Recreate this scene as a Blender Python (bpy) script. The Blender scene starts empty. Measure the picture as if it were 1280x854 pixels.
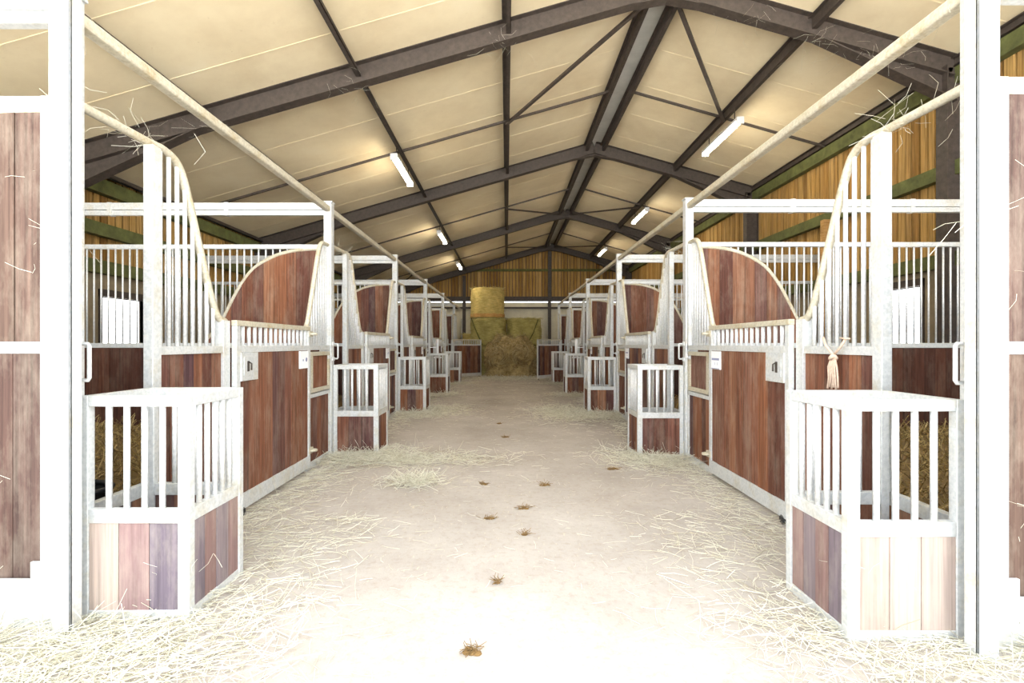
import bpy, math, random
from mathutils import Vector, Matrix, noise
random.seed(7)
sc = bpy.context.scene
COL = sc.collection
PI = math.pi

# ------------------------------------------------------------------ materials
def new_mat(name):
    m = bpy.data.materials.new(name); m.use_nodes = True
    nt = m.node_tree; b = nt.nodes['Principled BSDF']
    return m, nt, b
def N(nt, t, **kw):
    n = nt.nodes.new(t)
    for k, v in kw.items():
        if k in n.inputs: n.inputs[k].default_value = v
        else: setattr(n, k, v)
    return n
def ramp(nt, stops, interp='LINEAR'):
    r = nt.nodes.new('ShaderNodeValToRGB'); cr = r.color_ramp; cr.interpolation = interp
    while len(cr.elements) < len(stops): cr.elements.new(0.5)
    for e, (p, c) in zip(cr.elements, stops):
        e.position = p; e.color = (*c, 1)
    return r
def mixc(nt, typ, fac, a, b):
    m = nt.nodes.new('ShaderNodeMix'); m.data_type = 'RGBA'; m.blend_type = typ
    L = nt.links
    for sock, v in ((m.inputs[0], fac), (m.inputs[6], a), (m.inputs[7], b)):
        if hasattr(v, 'is_linked') or isinstance(v, bpy.types.NodeSocket): L.new(v, sock)
        elif isinstance(v, tuple): sock.default_value = (*v, 1)
        else: sock.default_value = v
    return m.outputs[2]
def coords(nt, scale):
    tc = nt.nodes.new('ShaderNodeTexCoord'); mp = nt.nodes.new('ShaderNodeMapping')
    mp.inputs['Scale'].default_value = scale
    nt.links.new(tc.outputs['Object'], mp.inputs[0]); return mp.outputs[0]
def nz(nt, vec, scale=5, detail=4, rough=.6):
    n = N(nt, 'ShaderNodeTexNoise'); n.inputs['Scale'].default_value = scale
    n.inputs['Detail'].default_value = detail; n.inputs['Roughness'].default_value = rough
    nt.links.new(vec, n.inputs['Vector']); return n.outputs['Fac']
def bump(nt, b, h, strength=.3, dist=.01):
    bp = nt.nodes.new('ShaderNodeBump'); bp.inputs['Strength'].default_value = strength
    bp.inputs['Distance'].default_value = dist
    nt.links.new(h, bp.inputs['Height']); nt.links.new(bp.outputs[0], b.inputs['Normal'])

def galv(name, base, dark, rust, metallic=.25, rough=.5):
    m, nt, b = new_mat(name); L = nt.links
    v = coords(nt, (1, 1, 1))
    n1 = nz(nt, v, 55, 3); n2 = nz(nt, v, 6, 5, .7)
    r = ramp(nt, [(.35, dark), (.6, base)]); L.new(n1, r.inputs[0])
    r2 = ramp(nt, [(.5, (1, 1, 1)), (.75, rust)]); L.new(n2, r2.inputs[0])
    L.new(mixc(nt, 'MULTIPLY', 1.0, r.outputs[0], r2.outputs[0]), b.inputs['Base Color'])
    b.inputs['Metallic'].default_value = metallic; b.inputs['Roughness'].default_value = rough
    bump(nt, b, n1, .1, .002)
    return m
M_GALV = galv('galvanised_steel', (.62, .63, .62), (.51, .53, .53), (.88, .80, .64))
M_TUBE = galv('galvanised_tube', (.58, .54, .43), (.45, .41, .31), (.80, .68, .48), .2, .55)
M_BAR = galv('galvanised_bar', (.68, .69, .69), (.55, .56, .56), (.95, .91, .82), .15, .45)

def planks_mat(name, stops, grain=.55, dust=.12, per_object=True):
    m, nt, b = new_mat(name); L = nt.links
    at = N(nt, 'ShaderNodeAttribute'); at.attribute_name = 'rnd'
    oi = N(nt, 'ShaderNodeObjectInfo')
    ad = N(nt, 'ShaderNodeMath', operation='ADD'); L.new(at.outputs['Fac'], ad.inputs[0]); ad.inputs[1].default_value = 0
    if per_object: L.new(oi.outputs['Random'], ad.inputs[1])
    fr = N(nt, 'ShaderNodeMath', operation='FRACT'); L.new(ad.outputs[0], fr.inputs[0])
    r = ramp(nt, stops); L.new(fr.outputs[0], r.inputs[0])
    # grain, shifted per plank
    tc = N(nt, 'ShaderNodeTexCoord'); va = N(nt, 'ShaderNodeVectorMath', operation='ADD')
    cb = N(nt, 'ShaderNodeCombineXYZ'); m9 = N(nt, 'ShaderNodeMath', operation='MULTIPLY'); m9.inputs[1].default_value = 37.
    L.new(fr.outputs[0], m9.inputs[0]); L.new(m9.outputs[0], cb.inputs[2]); L.new(m9.outputs[0], cb.inputs[0])
    L.new(tc.outputs['Object'], va.inputs[0]); L.new(cb.outputs[0], va.inputs[1])
    mp = N(nt, 'ShaderNodeMapping'); mp.inputs['Scale'].default_value = (55, 55, 1.3); L.new(va.outputs[0], mp.inputs[0])
    g = nz(nt, mp.outputs[0], 1, 5, .65)
    gr = ramp(nt, [(.3, (1-grain, 1-grain, 1-grain)), (.62, (1.0, 1.0, 1.0)), (.75, (1.25, 1.18, 1.08))]); L.new(g, gr.inputs[0])
    c = mixc(nt, 'MULTIPLY', 1.0, r.outputs[0], gr.outputs[0])
    d = nz(nt, coords(nt, (3, 3, 1)), 3, 5, .7)
    dr = ramp(nt, [(.45, (0, 0, 0)), (.85, (dust*3, dust*3, dust*3))]); L.new(d, dr.inputs[0])
    c = mixc(nt, 'MIX', dr.outputs[0], c, (.62, .55, .42))
    L.new(c, b.inputs['Base Color']); b.inputs['Roughness'].default_value = .75; b.inputs['Specular IOR Level'].default_value = .12
    bump(nt, b, g, .25, .004)
    return m
M_WOOD = planks_mat('hardwood_planks', [(0, (.12, .050, .036)), (.14, (.24, .095, .050)), (.28, (.11, .058, .058)), (.42, (.30, .140, .078)),
          (.56, (.16, .070, .046)), (.70, (.085, .046, .052)), (.84, (.27, .110, .055)), (1, (.13, .056, .040))], .6, .07)
M_WOODW = planks_mat('weathered_planks', [(0, (.105, .060, .048)), (.3, (.155, .094, .064)), (.6, (.08, .050, .048)), (1, (.12, .074, .055))], .6, .08)
M_WOOD_SHADE = planks_mat('shade_toned_planks', [(0, (.06, .026, .02)), (.3, (.11, .044, .026)), (.6, (.05, .024, .022)), (1, (.08, .034, .022))], .6, .03)  # darker hardwood copy: shade inside the stalls is put into the plank colour
M_BOXWOOD_LIT = planks_mat('lit_feeder_planks', [(0, (.24, .15, .135)), (.22, (.40, .30, .25)), (.4, (.15, .12, .145)),
          (.6, (.47, .37, .315)), (.8, (.27, .175, .165)), (1, (.22, .135, .11))], .35, .1, False)  # nearest feeders only: plank tones, with entrance daylight brightened into the colour
M_BOARD = planks_mat('pine_cladding', [(0, (.42, .22, .06)), (.25, (.60, .37, .12)), (.5, (.28, .14, .035)),
          (.75, (.66, .42, .15)), (1, (.40, .23, .07))], .65, .03)

def plain(name, col, rough=.7, metal=0., var=.25, scale=8, bmp=.1):
    m, nt, b = new_mat(name); L = nt.links
    n = nz(nt, coords(nt, (1, 1, 1)), scale, 5, .65)
    lo = tuple(c*(1-var) for c in col); hi = tuple(min(1, c*(1+var*.6)) for c in col)
    r = ramp(nt, [(.3, lo), (.7, hi)]); L.new(n, r.inputs[0]); L.new(r.outputs[0], b.inputs['Base Color'])
    b.inputs['Roughness'].default_value = rough; b.inputs['Metallic'].default_value = metal
    if bmp: bump(nt, b, n, bmp, .01)
    return m
M_STEEL = plain('brown_painted_steel', (.062, .047, .038), .6, 0, .4, 14)
M_GREEN = plain('mossy_green_timber', (.11, .12, .035), .85, 0, .45, 6)
M_DARK = plain('dark_rubber', (.02, .02, .022), .6)
M_RIBMETAL = plain('cream_ribbed_sheet', (.74, .69, .52), .5, 0, .12, 3)
M_TAN = plain('tan_wall_panel', (.30, .24, .15), .85, 0, .3, 4)
M_RIDGE = plain('grey_ridge_sheet', (.62, .62, .58), .6, 0, .15, 3)
M_SIGN = plain('white_enamel', (.85, .86, .88), .4, 0, .04, 5, 0)
M_MARK = plain('grey_blue_ink', (.28, .30, .45), .6, 0, .1, 5, 0)
M_TWINE = plain('pale_twine', (.62, .47, .36), .9, 0, .25, 60)
M_CAP = plain('light_grey_plastic', (.7, .7, .7), .5)
M_YARD = plain('yard_concrete', (.60, .57, .52), .9, 0, .1, 1)
M_DUNG = plain('brown_droppings', (.22, .13, .045), .95, 0, .5, 60, .8)

def ceiling_mat():
    m, nt, b = new_mat('cream_roof_panel'); L = nt.links
    v = coords(nt, (1, 1, 1))
    n = nz(nt, v, 1.1, 6, .65); n2 = nz(nt, v, 16, 4, .7)
    r = ramp(nt, [(.3, (.70, .58, .38)), (.6, (.82, .71, .49)), (.8, (.85, .76, .56))]); L.new(n, r.inputs[0])
    r2 = ramp(nt, [(.22, (.62, .5, .36)), (.34, (1, 1, 1))]); L.new(n2, r2.inputs[0])
    L.new(mixc(nt, 'MULTIPLY', .6, r.outputs[0], r2.outputs[0]), b.inputs['Base Color'])
    b.inputs['Roughness'].default_value = .38
    bump(nt, b, n, .2, .05)
    return m
M_CEIL = ceiling_mat()

def floor_mat():
    m, nt, b = new_mat('dusty_concrete'); L = nt.links
    v = coords(nt, (1, 1, 1))
    n = nz(nt, v, .8, 7, .7); n2 = nz(nt, v, 22, 5, .75)
    vs = coords(nt, (40, 9, 1)); n3 = nz(nt, vs, 1.3, 3, .6)
    r = ramp(nt, [(.3, (.34, .30, .26)), (.55, (.43, .392, .352)), (.75, (.51, .478, .44))]); L.new(n, r.inputs[0])
    r2 = ramp(nt, [(.3, (.84, .81, .77)), (.5, (1, 1, 1))]); L.new(n2, r2.inputs[0])
    c = mixc(nt, 'MULTIPLY', 1.0, r.outputs[0], r2.outputs[0])
    r3 = ramp(nt, [(.62, (0, 0, 0)), (.72, (.5, .5, .5))]); L.new(n3, r3.inputs[0])
    c = mixc(nt, 'MIX', r3.outputs[0], c, (.66, .58, .40))
    L.new(c, b.inputs['Base Color']); b.inputs['Roughness'].default_value = .9
    bump(nt, b, n2, .35, .01)
    return m
M_FLOOR = floor_mat()

def straw_mat(name, stops, trans=True):
    m, nt, b = new_mat(name); L = nt.links
    at = N(nt, 'ShaderNodeAttribute'); at.attribute_name = 'rnd'
    r = ramp(nt, stops); L.new(at.outputs['Fac'], r.inputs[0]); L.new(r.outputs[0], b.inputs['Base Color'])
    b.inputs['Roughness'].default_value = .6
    return m
M_STRAW = straw_mat('pale_straw', [(0, (.40, .35, .25)), (.35, (.58, .55, .43)), (.7, (.76, .74, .62)), (1, (.50, .49, .36))])
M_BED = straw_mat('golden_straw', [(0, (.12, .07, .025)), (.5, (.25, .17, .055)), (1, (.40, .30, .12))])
M_HAYS = straw_mat('hay_strands', [(0, (.30, .24, .08)), (.5, (.48, .42, .16)), (1, (.62, .56, .26))])

M_HEAPS = straw_mat('brown_hay_strands', [(0, (.16, .11, .045)), (.5, (.36, .27, .12)), (1, (.54, .44, .23))])

def hay_mat(name, c0, c1, c2, sc_=(3, 3, 30), band=None):
    m, nt, b = new_mat(name); L = nt.links
    n = nz(nt, coords(nt, sc_), 1.4, 6, .75); n2 = nz(nt, coords(nt, (1, 1, 1)), 3.2, 4)
    r = ramp(nt, [(.32, c0), (.5, c1), (.7, c2)]); L.new(n, r.inputs[0])
    r2 = ramp(nt, [(.3, (.72, .70, .6)), (.65, (1.1, 1.06, 1))]); L.new(n2, r2.inputs[0])
    c = mixc(nt, 'MULTIPLY', 1.0, r.outputs[0], r2.outputs[0])
    L.new(c, b.inputs['Base Color']); b.inputs['Roughness'].default_value = .95
    bump(nt, b, n, 1.0, .03)
    return m
M_BALE_Y = hay_mat('yellow_hay', (.36, .27, .08), (.60, .48, .17), (.74, .62, .28))
M_BALE_G = hay_mat('green_hay', (.24, .21, .07), (.44, .39, .14), (.56, .50, .22))
M_BALE_L = hay_mat('loose_brown_hay', (.15, .10, .04), (.42, .32, .15), (.60, .48, .26), (7, 7, 7))
M_ORANGE = hay_mat('orange_hay', (.42, .22, .07), (.62, .36, .13), (.70, .46, .2))

def emit(name, col, s):
    m, nt, b = new_mat(name)
    b.inputs['Base Color'].default_value = (.9, .9, .9, 1)
    b.inputs['Emission Color'].default_value = (*col, 1); b.inputs['Emission Strength'].default_value = s
    return m
TUBE_STRENGTH = 45.0
M_EMIT = emit('lit_tube_cover', (1, .87, .66), TUBE_STRENGTH)

# ------------------------------------------------------------------ mesh builder
class MB:
    def __init__(s, T=None): s.v = []; s.f = []; s.r = []; s.sm = []; s.T = T or (lambda x, y, z: (x, y, z))
    def add(s, vs, fs, rnd=None, smooth=False):
        o = len(s.v); s.v += [s.T(*p) for p in vs]
        rnd = random.random() if rnd is None else rnd
        for f in fs: s.f.append(tuple(i+o for i in f)); s.r.append(rnd); s.sm.append(smooth)
    def box(s, x0, x1, y0, y1, z0, z1, rnd=None):
        s.add([(x0, y0, z0), (x1, y0, z0), (x1, y1, z0), (x0, y1, z0), (x0, y0, z1), (x1, y0, z1), (x1, y1, z1), (x0, y1, z1)],
              [(0, 3, 2, 1), (4, 5, 6, 7), (0, 1, 5, 4), (1, 2, 6, 5), (2, 3, 7, 6), (3, 0, 4, 7)], rnd)
    def bar(s, a, b, wx, wz, up=(0, 0, 1)):           # rectangular bar between two points
        a = Vector(a); b = Vector(b); d = (b-a).normalized(); u = Vector(up)
        x = d.cross(u).normalized(); z = x.cross(d).normalized()
        vs = []
        for p in (a, b):
            for sx, sz in ((-1, -1), (1, -1), (1, 1), (-1, 1)): vs.append(tuple(p + x*(sx*wx/2) + z*(sz*wz/2)))
        s.add(vs, [(0, 1, 2, 3), (4, 7, 6, 5), (0, 4, 5, 1), (1, 5, 6, 2), (2, 6, 7, 3), (3, 7, 4, 0)])
    def ibeam(s, a, b, w, h, tf=.014, tw=.01, up=(0, 0, 1)):
        a = Vector(a); b = Vector(b); d = (b-a).normalized(); x = d.cross(Vector(up)).normalized(); z = x.cross(d).normalized()
        s.bar(a, b, tw, h-2*tf, up)
        for k in (-1, 1): s.bar(a+z*(k*(h-tf)/2), b+z*(k*(h-tf)/2), w, tf, up)
    def tube(s, pts, r, n=10, closed=False):
        P = [Vector(p) for p in pts]; vs = []; fs = []
        prev = None
        for i, p in enumerate(P):
            a = P[i-1] if i or closed else P[i]; b = P[(i+1) % len(P)] if (i < len(P)-1 or closed) else P[i]
            d = (b-a).normalized()
            if prev is None:
                u = Vector((0, 0, 1)) if abs(d.z) < .9 else Vector((1, 0, 0))
                x = d.cross(u).normalized()
            else: x = (prev - d*prev.dot(d)).normalized()
            prev = x; y = d.cross(x)
            for k in range(n):
                t = 2*PI*k/n; vs.append(tuple(p + x*(r*math.cos(t)) + y*(r*math.sin(t))))
        m = len(P)
        for i in range(m if closed else m-1):
            for k in range(n):
                j = (i+1) % m
                fs.append((i*n+k, i*n+(k+1) % n, j*n+(k+1) % n, j*n+k))
        if not closed: fs += [tuple(range(n))[::-1], tuple((m-1)*n+k for k in range(n))]
        s.add(vs, fs, None, True)
    def prism(s, poly, t0, t1, axis, rnd=None):        # poly of (a,z); extruded along axis: 'x' -> a is y ; 'y' -> a is x
        n = len(poly)
        if axis == 'x': vs = [(t0, a, z) for a, z in poly] + [(t1, a, z) for a, z in poly]
        else: vs = [(a, t0, z) for a, z in poly] + [(a, t1, z) for a, z in poly]
        s.add(vs, [tuple(range(n)), tuple(range(n, 2*n))[::-1]] + [(i, (i+1) % n, n+(i+1) % n, n+i) for i in range(n)], rnd)
    def planks(s, a0, a1, z0, z1, t0, t1, axis, w=.12, gap=.003, top=None, bot=None, jit=.003, rn=None):
        n = max(1, round((a1-a0)/w)); cuts = [a0] + [a0+(a1-a0)*(i+random.uniform(-.12, .12))/n for i in range(1, n)] + [a1]
        for i in range(n):
            rv = rn[i % len(rn)] if rn else random.random()
            p, q = cuts[i]+gap/2, cuts[i+1]-gap/2; j = random.uniform(-jit, jit)
            if top or bot:
                k = 5; xs = [p+(q-p)*m/k for m in range(k+1)]
                lo = [(x, bot(x) if bot else z0) for x in xs]; hi = [(x, max(top(x) if top else z1, (bot(x) if bot else z0)+.001)) for x in xs]
                s.prism(lo + hi[::-1], t0+j, t1+j, axis, rv)
            else: s.prism([(p, z0), (q, z0), (q, z1), (p, z1)], t0+j, t1+j, axis, rv)
    def strand(s, p, d, ln, w, bend=.2):
        p = Vector(p); d = Vector(d).normalized(); u = d.cross(Vector((0, 0, 1)))
        if u.length < .1: u = Vector((1, 0, 0))
        u.normalize(); v = u.cross(d); k = Vector((random.uniform(-1, 1), random.uniform(-1, 1), random.uniform(-.4, .4)))*bend*ln
        pts = [p, p+d*ln*.5+k*.5, p+d*ln]
        vs = []; fs = []
        for q in pts:
            for a in (0, 2.1, 4.2): vs.append(tuple(q+u*(w*math.cos(a))+v*(w*math.sin(a))))
        for i in (0, 1):
            for a in range(3): fs.append((i*3+a, i*3+(a+1) % 3, i*3+3+(a+1) % 3, i*3+3+a))
        s.add(vs, fs, random.random())
    def build(s, name, mat, parent=None, origin=(0, 0, 0), bevel=0, smooth=False):
        me = bpy.data.meshes.new(name); o0 = Vector(s.T(*origin)) if s.T else Vector(origin)
        me.from_pydata([tuple(Vector(v)-o0) for v in s.v], [], s.f)
        a = me.attributes.new('rnd', 'FLOAT', 'FACE'); a.data.foreach_set('value', s.r)
        me.polygons.foreach_set('use_smooth', [bool(x or smooth) for x in s.sm])
        import bmesh
        if len(s.f) < 60000:
            bm = bmesh.new(); bm.from_mesh(me); bmesh.ops.recalc_face_normals(bm, faces=bm.faces); bm.to_mesh(me); bm.free()
        me.materials.append(mat)
        ob = bpy.data.objects.new(name, me); COL.objects.link(ob); ob.location = o0
        if parent: ob.parent = parent
        if bevel:
            bv = ob.modifiers.new('b', 'BEVEL'); bv.width = bevel; bv.segments = 2; bv.limit_method = 'ANGLE'
        return ob
def tag(o, label=None, cat=None, group=None, kind=None):
    if label: o['label'] = label
    if cat: o['category'] = cat
    if group: o['group'] = group
    if kind: o['kind'] = kind
    return o
def empty(name, loc, rz=0):
    o = bpy.data.objects.new(name, None); COL.objects.link(o); o.location = loc; o.rotation_euler = (0, 0, rz); o.empty_display_size = .2
    return o
def copy_tree(o, parent=None):
    c = o.copy(); COL.objects.link(c); c.parent = parent
    for ch in list(KIDS.get(o.name, [])) : copy_tree_child(ch, c)
    return c
KIDS = {}
def index_kids():
    KIDS.clear()
    for o in bpy.data.objects:
        if o.parent: KIDS.setdefault(o.parent.name, []).append(o)
def copy_tree_child(o, parent):
    c = o.copy(); COL.objects.link(c); c.parent = parent
    for ch in KIDS.get(o.name, []): copy_tree_child(ch, c)

# ------------------------------------------------------------------ dimensions
AX = 2.06                      # aisle half width
SP = 3.35                      # stall pitch
SPR = {-1: 3.32, 1: 3.35}
Y0 = {-1: 2.25, 1: 2.09}       # first post of each row
XW = 5.70; YG = 22.40; YF = 1.90
RX, RZ = 2.0, 5.90; SL = .288; SR = .284
def roof_z(x): return RZ - (SL*(RX-x) if x < RX else SR*(x-RX))
EL, ER = roof_z(-XW), roof_z(XW)
ROW = {-1: 'low-eave row', 1: 'tall-wall row'}
ORD = ['first', 'second', 'third', 'fourth', 'fifth', 'sixth', 'seventh']

# ------------------------------------------------------------------ shell
b = MB(); b.box(-XW-.1, XW+.1, -1.5, YG+.1, -.1, 0); tag(b.build('floor', M_FLOOR), kind='structure')
b = MB(); b.box(-60, 60, -60, -1.5, -.14, -.02); tag(b.build('yard', M_YARD), 'pale concrete yard outside', 'yard', kind='structure')
b = MB()
for x0, x1 in ((-60, -XW-.25), (XW+.25, 60)): b.box(x0, x1, -1.5, 60, -.14, -.02)
b.box(-XW-.25, XW+.25, YG+.2, 60, -.14, -.02)
tag(b.build('ground', M_YARD), kind='structure')

b = MB(); NY = 23
th = .12
for (xa, xb) in ((-XW-.3, RX-.17), (RX+.17, XW+.3)):
    za, zb = roof_z(xa), roof_z(xb)
    b.add([(xa, YF-.3, za), (xb, YF-.3, zb), (xb, YG+.3, zb), (xa, YG+.3, za), (xa, YF-.3, za+th), (xb, YF-.3, zb+th), (xb, YG+.3, zb+th), (xa, YG+.3, za+th)],
          [(0, 3, 2, 1), (4, 5, 6, 7), (0, 1, 5, 4), (1, 2, 6, 5), (2, 3, 7, 6), (3, 0, 4, 7)])
    y = .35
    while y < YG:      # raised joints of the roof panels, running down the slope
        b.bar((xa, y, za-.002), (xb, y, zb-.002), .022, .004)
        y += 1.0
tag(b.build('ceiling', M_CEIL), kind='structure')
b = MB(); b.box(RX-.22, RX+.22, YF-.3, YG+.3, RZ-.02, RZ+.04)
tag(b.build('trim_1', M_RIDGE), kind='structure')

# side walls with window openings
WIN = {-1: [(6.76, 7.62, 1.05, 1.97)], 1: [(6.60, 7.25, 1.05, 2.10)]}
for s in (-1, 1):
    yy = WIN[s][0][0]
    WIN[s] = [(WIN[s][0][0]+SP*k, WIN[s][0][1]+SP*k, WIN[s][0][2], WIN[s][0][3]) for k in (0, 1, 2, 3)]
    e = EL if s < 0 else ER
    zs = 2.3
    b = MB(lambda x, y, z, s=s: (s*x, y, z))
    y = YF
    for (wa, wb, z0, z1) in WIN[s]:
        b.box(XW, XW+.12, y, wa, 0, zs); b.box(XW, XW+.12, wa, wb, 0, z0); b.box(XW, XW+.12, wa, wb, z1, zs); y = wb
    b.box(XW, XW+.12, y, YG, 0, zs)
    nm = 'wall_left' if s < 0 else 'wall_right'
    w = tag(b.build(nm, M_TAN), kind='structure')
    b = MB(lambda x, y, z, s=s: (s*x, y, z))
    b.planks(YF, YG, zs+.0, e+.02, XW+.02, XW+.06, 'x', .125, .026, jit=.008)
    c = b.build(nm+'_cladding', M_BOARD); tag(c, kind='structure')
    b = MB(lambda x, y, z, s=s: (s*x, y, z)); b.box(XW+.08, XW+.1, YF, YG, zs, e); tag(b.build(nm+'_backing', M_STEEL), kind='structure')
    for i, (wa, wb, z0, z1) in enumerate(WIN[s]):
        b = MB(lambda x, y, z, s=s: (s*x, y, z))
        b.box(XW-.02, XW+.14, wa-.06, wa, z0-.05, z1+.1); b.box(XW-.02, XW+.14, wb, wb+.06, z0-.05, z1+.1)
        b.box(XW-.03, XW+.14, wa-.06, wb+.06, z1, z1+.1); b.box(XW-.04, XW+.14, wa-.06, wb+.06, z0-.06, z0)
        tag(b.build('window_%d' % (i+1+(0 if s < 0 else 4)), M_STEEL), kind='structure')

# far gable wall
ZB = 3.50
def gable_planks(b, t0, t1, z0):
    b.planks(-XW, XW, z0, 0, t0, t1, 'y', .15, .03, top=lambda x: roof_z(x)-.0, jit=.008)
b = MB(); gable_planks(b, YG, YG+.04, ZB-.1)
tag(b.build('wall_back', M_BOARD), kind='structure')
b = MB(); b.prism([(-XW, ZB-.1), (XW, ZB-.1), (XW, ER), (RX, RZ), (-XW, EL)], YG+.06, YG+.09, 'y')
tag(b.build('wall_back_backing', M_STEEL), kind='structure')
b = MB()
for x0, x1 in ((-XW, -2.02), (2.12, XW)):
    x = x0
    while x < x1-.02:
        b.box(x, min(x+.17, x1), YG, YG+.03, 0, 3.23); b.box(x, min(x+.05, x1), YG-.03, YG, 0, 3.23); x += .17
tag(b.build('wall_back_sheeting', M_RIBMETAL), kind='structure')
# big sliding door: pale ribbed sheet, daylight slit above it
b = MB(); x = -1.9
b.box(-2.03, -1.9, YG+.0, YG+.05, 0, 3.235)
while x < 2.0:
    b.box(x, x+.2, YG+.05, YG+.075, 0, 3.235); b.box(x, x+.045, YG+.02, YG+.05, 0, 3.235); x += .2
b.box(-1.9, 2.1, YG+.0, YG+.05, 2.9, 2.98); b.box(1.9, 2.13, YG+.0, YG+.05, 0, 3.235)
tag(b.build('door_1', M_RIBMETAL), kind='structure')

# ------------------------------------------------------------------ steel portal frames
FY = [0.55, 6.0, 10.95, 16.4, 21.95]
fl = ['', 'brown steel roof frame crossing over the first stalls', 'brown steel roof frame, second seen from the entrance',
      'brown steel roof frame, third seen from the entrance', 'brown steel roof frame against the far board gable']
for i, y in enumerate(FY):
    if i == 0: continue
    r = empty('portal_frame', (0, y, 0)); tag(r, fl[i], 'roof frame', 'portal frames')
    h = .26; off = .13
    for s, xe in ((-1, -XW+.12), (1, XW-.12)):
        m = MB(); m.ibeam((RX, 0, RZ-off), (xe, 0, roof_z(xe)-off), .15, h); 
        k = m.build('rafter', M_STEEL, r); k.location = (0, 0, 0)
        # haunch
        m = MB(); x2 = xe - s*1.7 if s > 0 else xe + 1.7
        za, zb = roof_z(xe)-off-h/2, roof_z(x2)-off-h/2
        m.prism([(xe, za), (x2, zb), (xe, za-.30)], -.006, .006, 'y')
        m.bar((xe, 0, za-.30), (x2, 0, zb), .15, .016)
        m.build('haunch', M_STEEL, r)
        m = MB()
        zt = roof_z(xe)-off
        m.ibeam((xe, 0, 0), (xe, 0, zt), .16, .28, up=(1, 0, 0)); m.box(xe-.15, xe+.15, -.08, .08, .0, .02)
        m.build('column', M_STEEL, r)
    m = MB(); m.prism([(RX-.45, roof_z(RX-.45)-off-h/2), (RX, RZ-off-h/2), (RX+.45, roof_z(RX+.45)-off-h/2), (RX, RZ-off-h/2-.05)], -.007, .007, 'y')
    m.bar((RX-.45, 0, roof_z(RX-.45)-off-h/2), (RX, 0, RZ-off-h/2-.05), .14, .014); m.bar((RX, 0, RZ-off-h/2-.05), (RX+.45, 0, roof_z(RX+.45)-off-h/2), .14, .014)
    m.build('apex_plate', M_STEEL, r)
# gable posts and girts
for x, lab in ((RX, 'brown steel gable post below the roof ridge'), (-1.96, 'brown steel gable post beside the stacked bales')):
    m = MB(); m.ibeam((x, YG-.13, 0), (x, YG-.13, roof_z(x)-.3), .14, .16, up=(0, 1, 0)); tag(m.build('gable_post', M_STEEL), lab, 'post')
m = MB(); m.box(-XW, XW, YG-.14, YG-.02, 3.27, 3.50); tag(m.build('gable_beam', M_STEEL), 'dark horizontal beam above the pale sliding door', 'beam')
m = MB(); m.box(-XW, XW, YG-.12, YG-.01, 4.68, 4.78); tag(m.build('gable_rail', M_GREEN), 'green timber rail across the far board gable', 'rail')
m = MB(); m.box(-XW, XW, YG-.2, YG-.08, 2.93, 3.01); tag(m.build('door_track', M_STEEL), 'brown track rail behind the bales at the sliding door', 'rail')

# ------------------------------------------------------------------ purlins
PX = [(-XW+.1, 'brown purlin at the low eave'), (-3.75, 'brown roof purlin between low eave and first light row'), (-1.87, 'brown roof purlin carrying the lights above the low-eave stalls'),
      (0.0, 'brown roof purlin running straight over the aisle'), (RX-.19, 'brown ridge purlin on the long roof slope'), (RX+.19, 'brown ridge purlin on the short roof slope'),
      (3.82, 'brown roof purlin carrying the lights beside the tall board wall'), (XW-.1, 'brown purlin at the eave of the tall board wall')]
for x, lab in PX:
    z = roof_z(x) - .0
    m = MB(); w = .055; hh = .15 if abs(x) < XW-.2 else .09
    # Z-section
    m.box(x-.005, x+.005, YF, YG, z-hh, z-.01); m.box(x-.0, x+w, YF, YG, z-hh, z-hh+.01); m.box(x-w, x, YF, YG, z-.02, z-.01)
    m.box(x+w-.008, x+w, YF, YG, z-hh, z-hh+.03)
    tag(m.build('roof_purlin', M_STEEL), lab, 'purlin', 'roof purlins')
# eave and wall girts in green timber
for s in (-1, 1):
    e = EL if s < 0 else ER
    sd = 'low wall' if s < 0 else 'tall board wall'
    for z, nm in ((e-.19, 'eave of the %s' % sd), (3.52 if s > 0 else 2.9, 'middle of the %s' % sd), (2.38, 'foot of the boards on the %s' % sd)):
        m = MB(lambda x, y, z, s=s: (s*x, y, z)); m.box(XW-.10, XW+.01, YF, YG, z-.10, z+(.08 if z < e-.2 else .10))
        tag(m.build('wall_rail', M_GREEN), 'mossy green timber rail along the %s' % nm, 'rail')
# mid-bay ties and ridge braces
PXX = [p[0] for p in PX]
bays = [(3.25, None), (8.45, 0), (13.75, 1), (19.2, 1)]
bn = ['over the entrance', 'in the bay over the first stalls', 'in the second bay', 'in the bay before the far gable']
for bi, (y, d) in enumerate(bays):
    for s, (xa, xb) in (('long', (-XW+.1, RX-.19)), ('short', (RX+.19, XW-.1))):
        if bi == 0: continue
        m = MB(); m.bar((xa, y, roof_z(xa)-.10), (xb, y, roof_z(xb)-.10), .035, .035)
        tag(m.build('purlin_tie', M_STEEL), 'thin brown tie on the %s slope, %s' % (s, bn[bi]), 'tie bar')
        if d is not None:
            yf = FY[1] if bi == 1 else FY[bi+1]
            xr = RX-.15 if s == 'long' else RX+.15; xt = 0.0 if s == 'long' else 3.82
            m = MB(); m.bar((xr, yf+(.1 if bi == 1 else -.1), roof_z(xr)-.16), (xt, y, roof_z(xt)-.16), .05, .04)
            tag(m.build('roof_brace', M_STEEL), 'diagonal brown ridge brace, %s slope, %s' % (s, bn[bi]), 'brace')
            if bi == 3 and s == 'long':
                m = MB(); m.bar((-XW+.3, yf-.1, roof_z(-XW)-.2), (-3.75, y, roof_z(-3.75)-.16), .05, .04)
                tag(m.build('roof_brace', M_STEEL), 'diagonal brown brace near the low eave before the far gable', 'brace')

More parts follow.
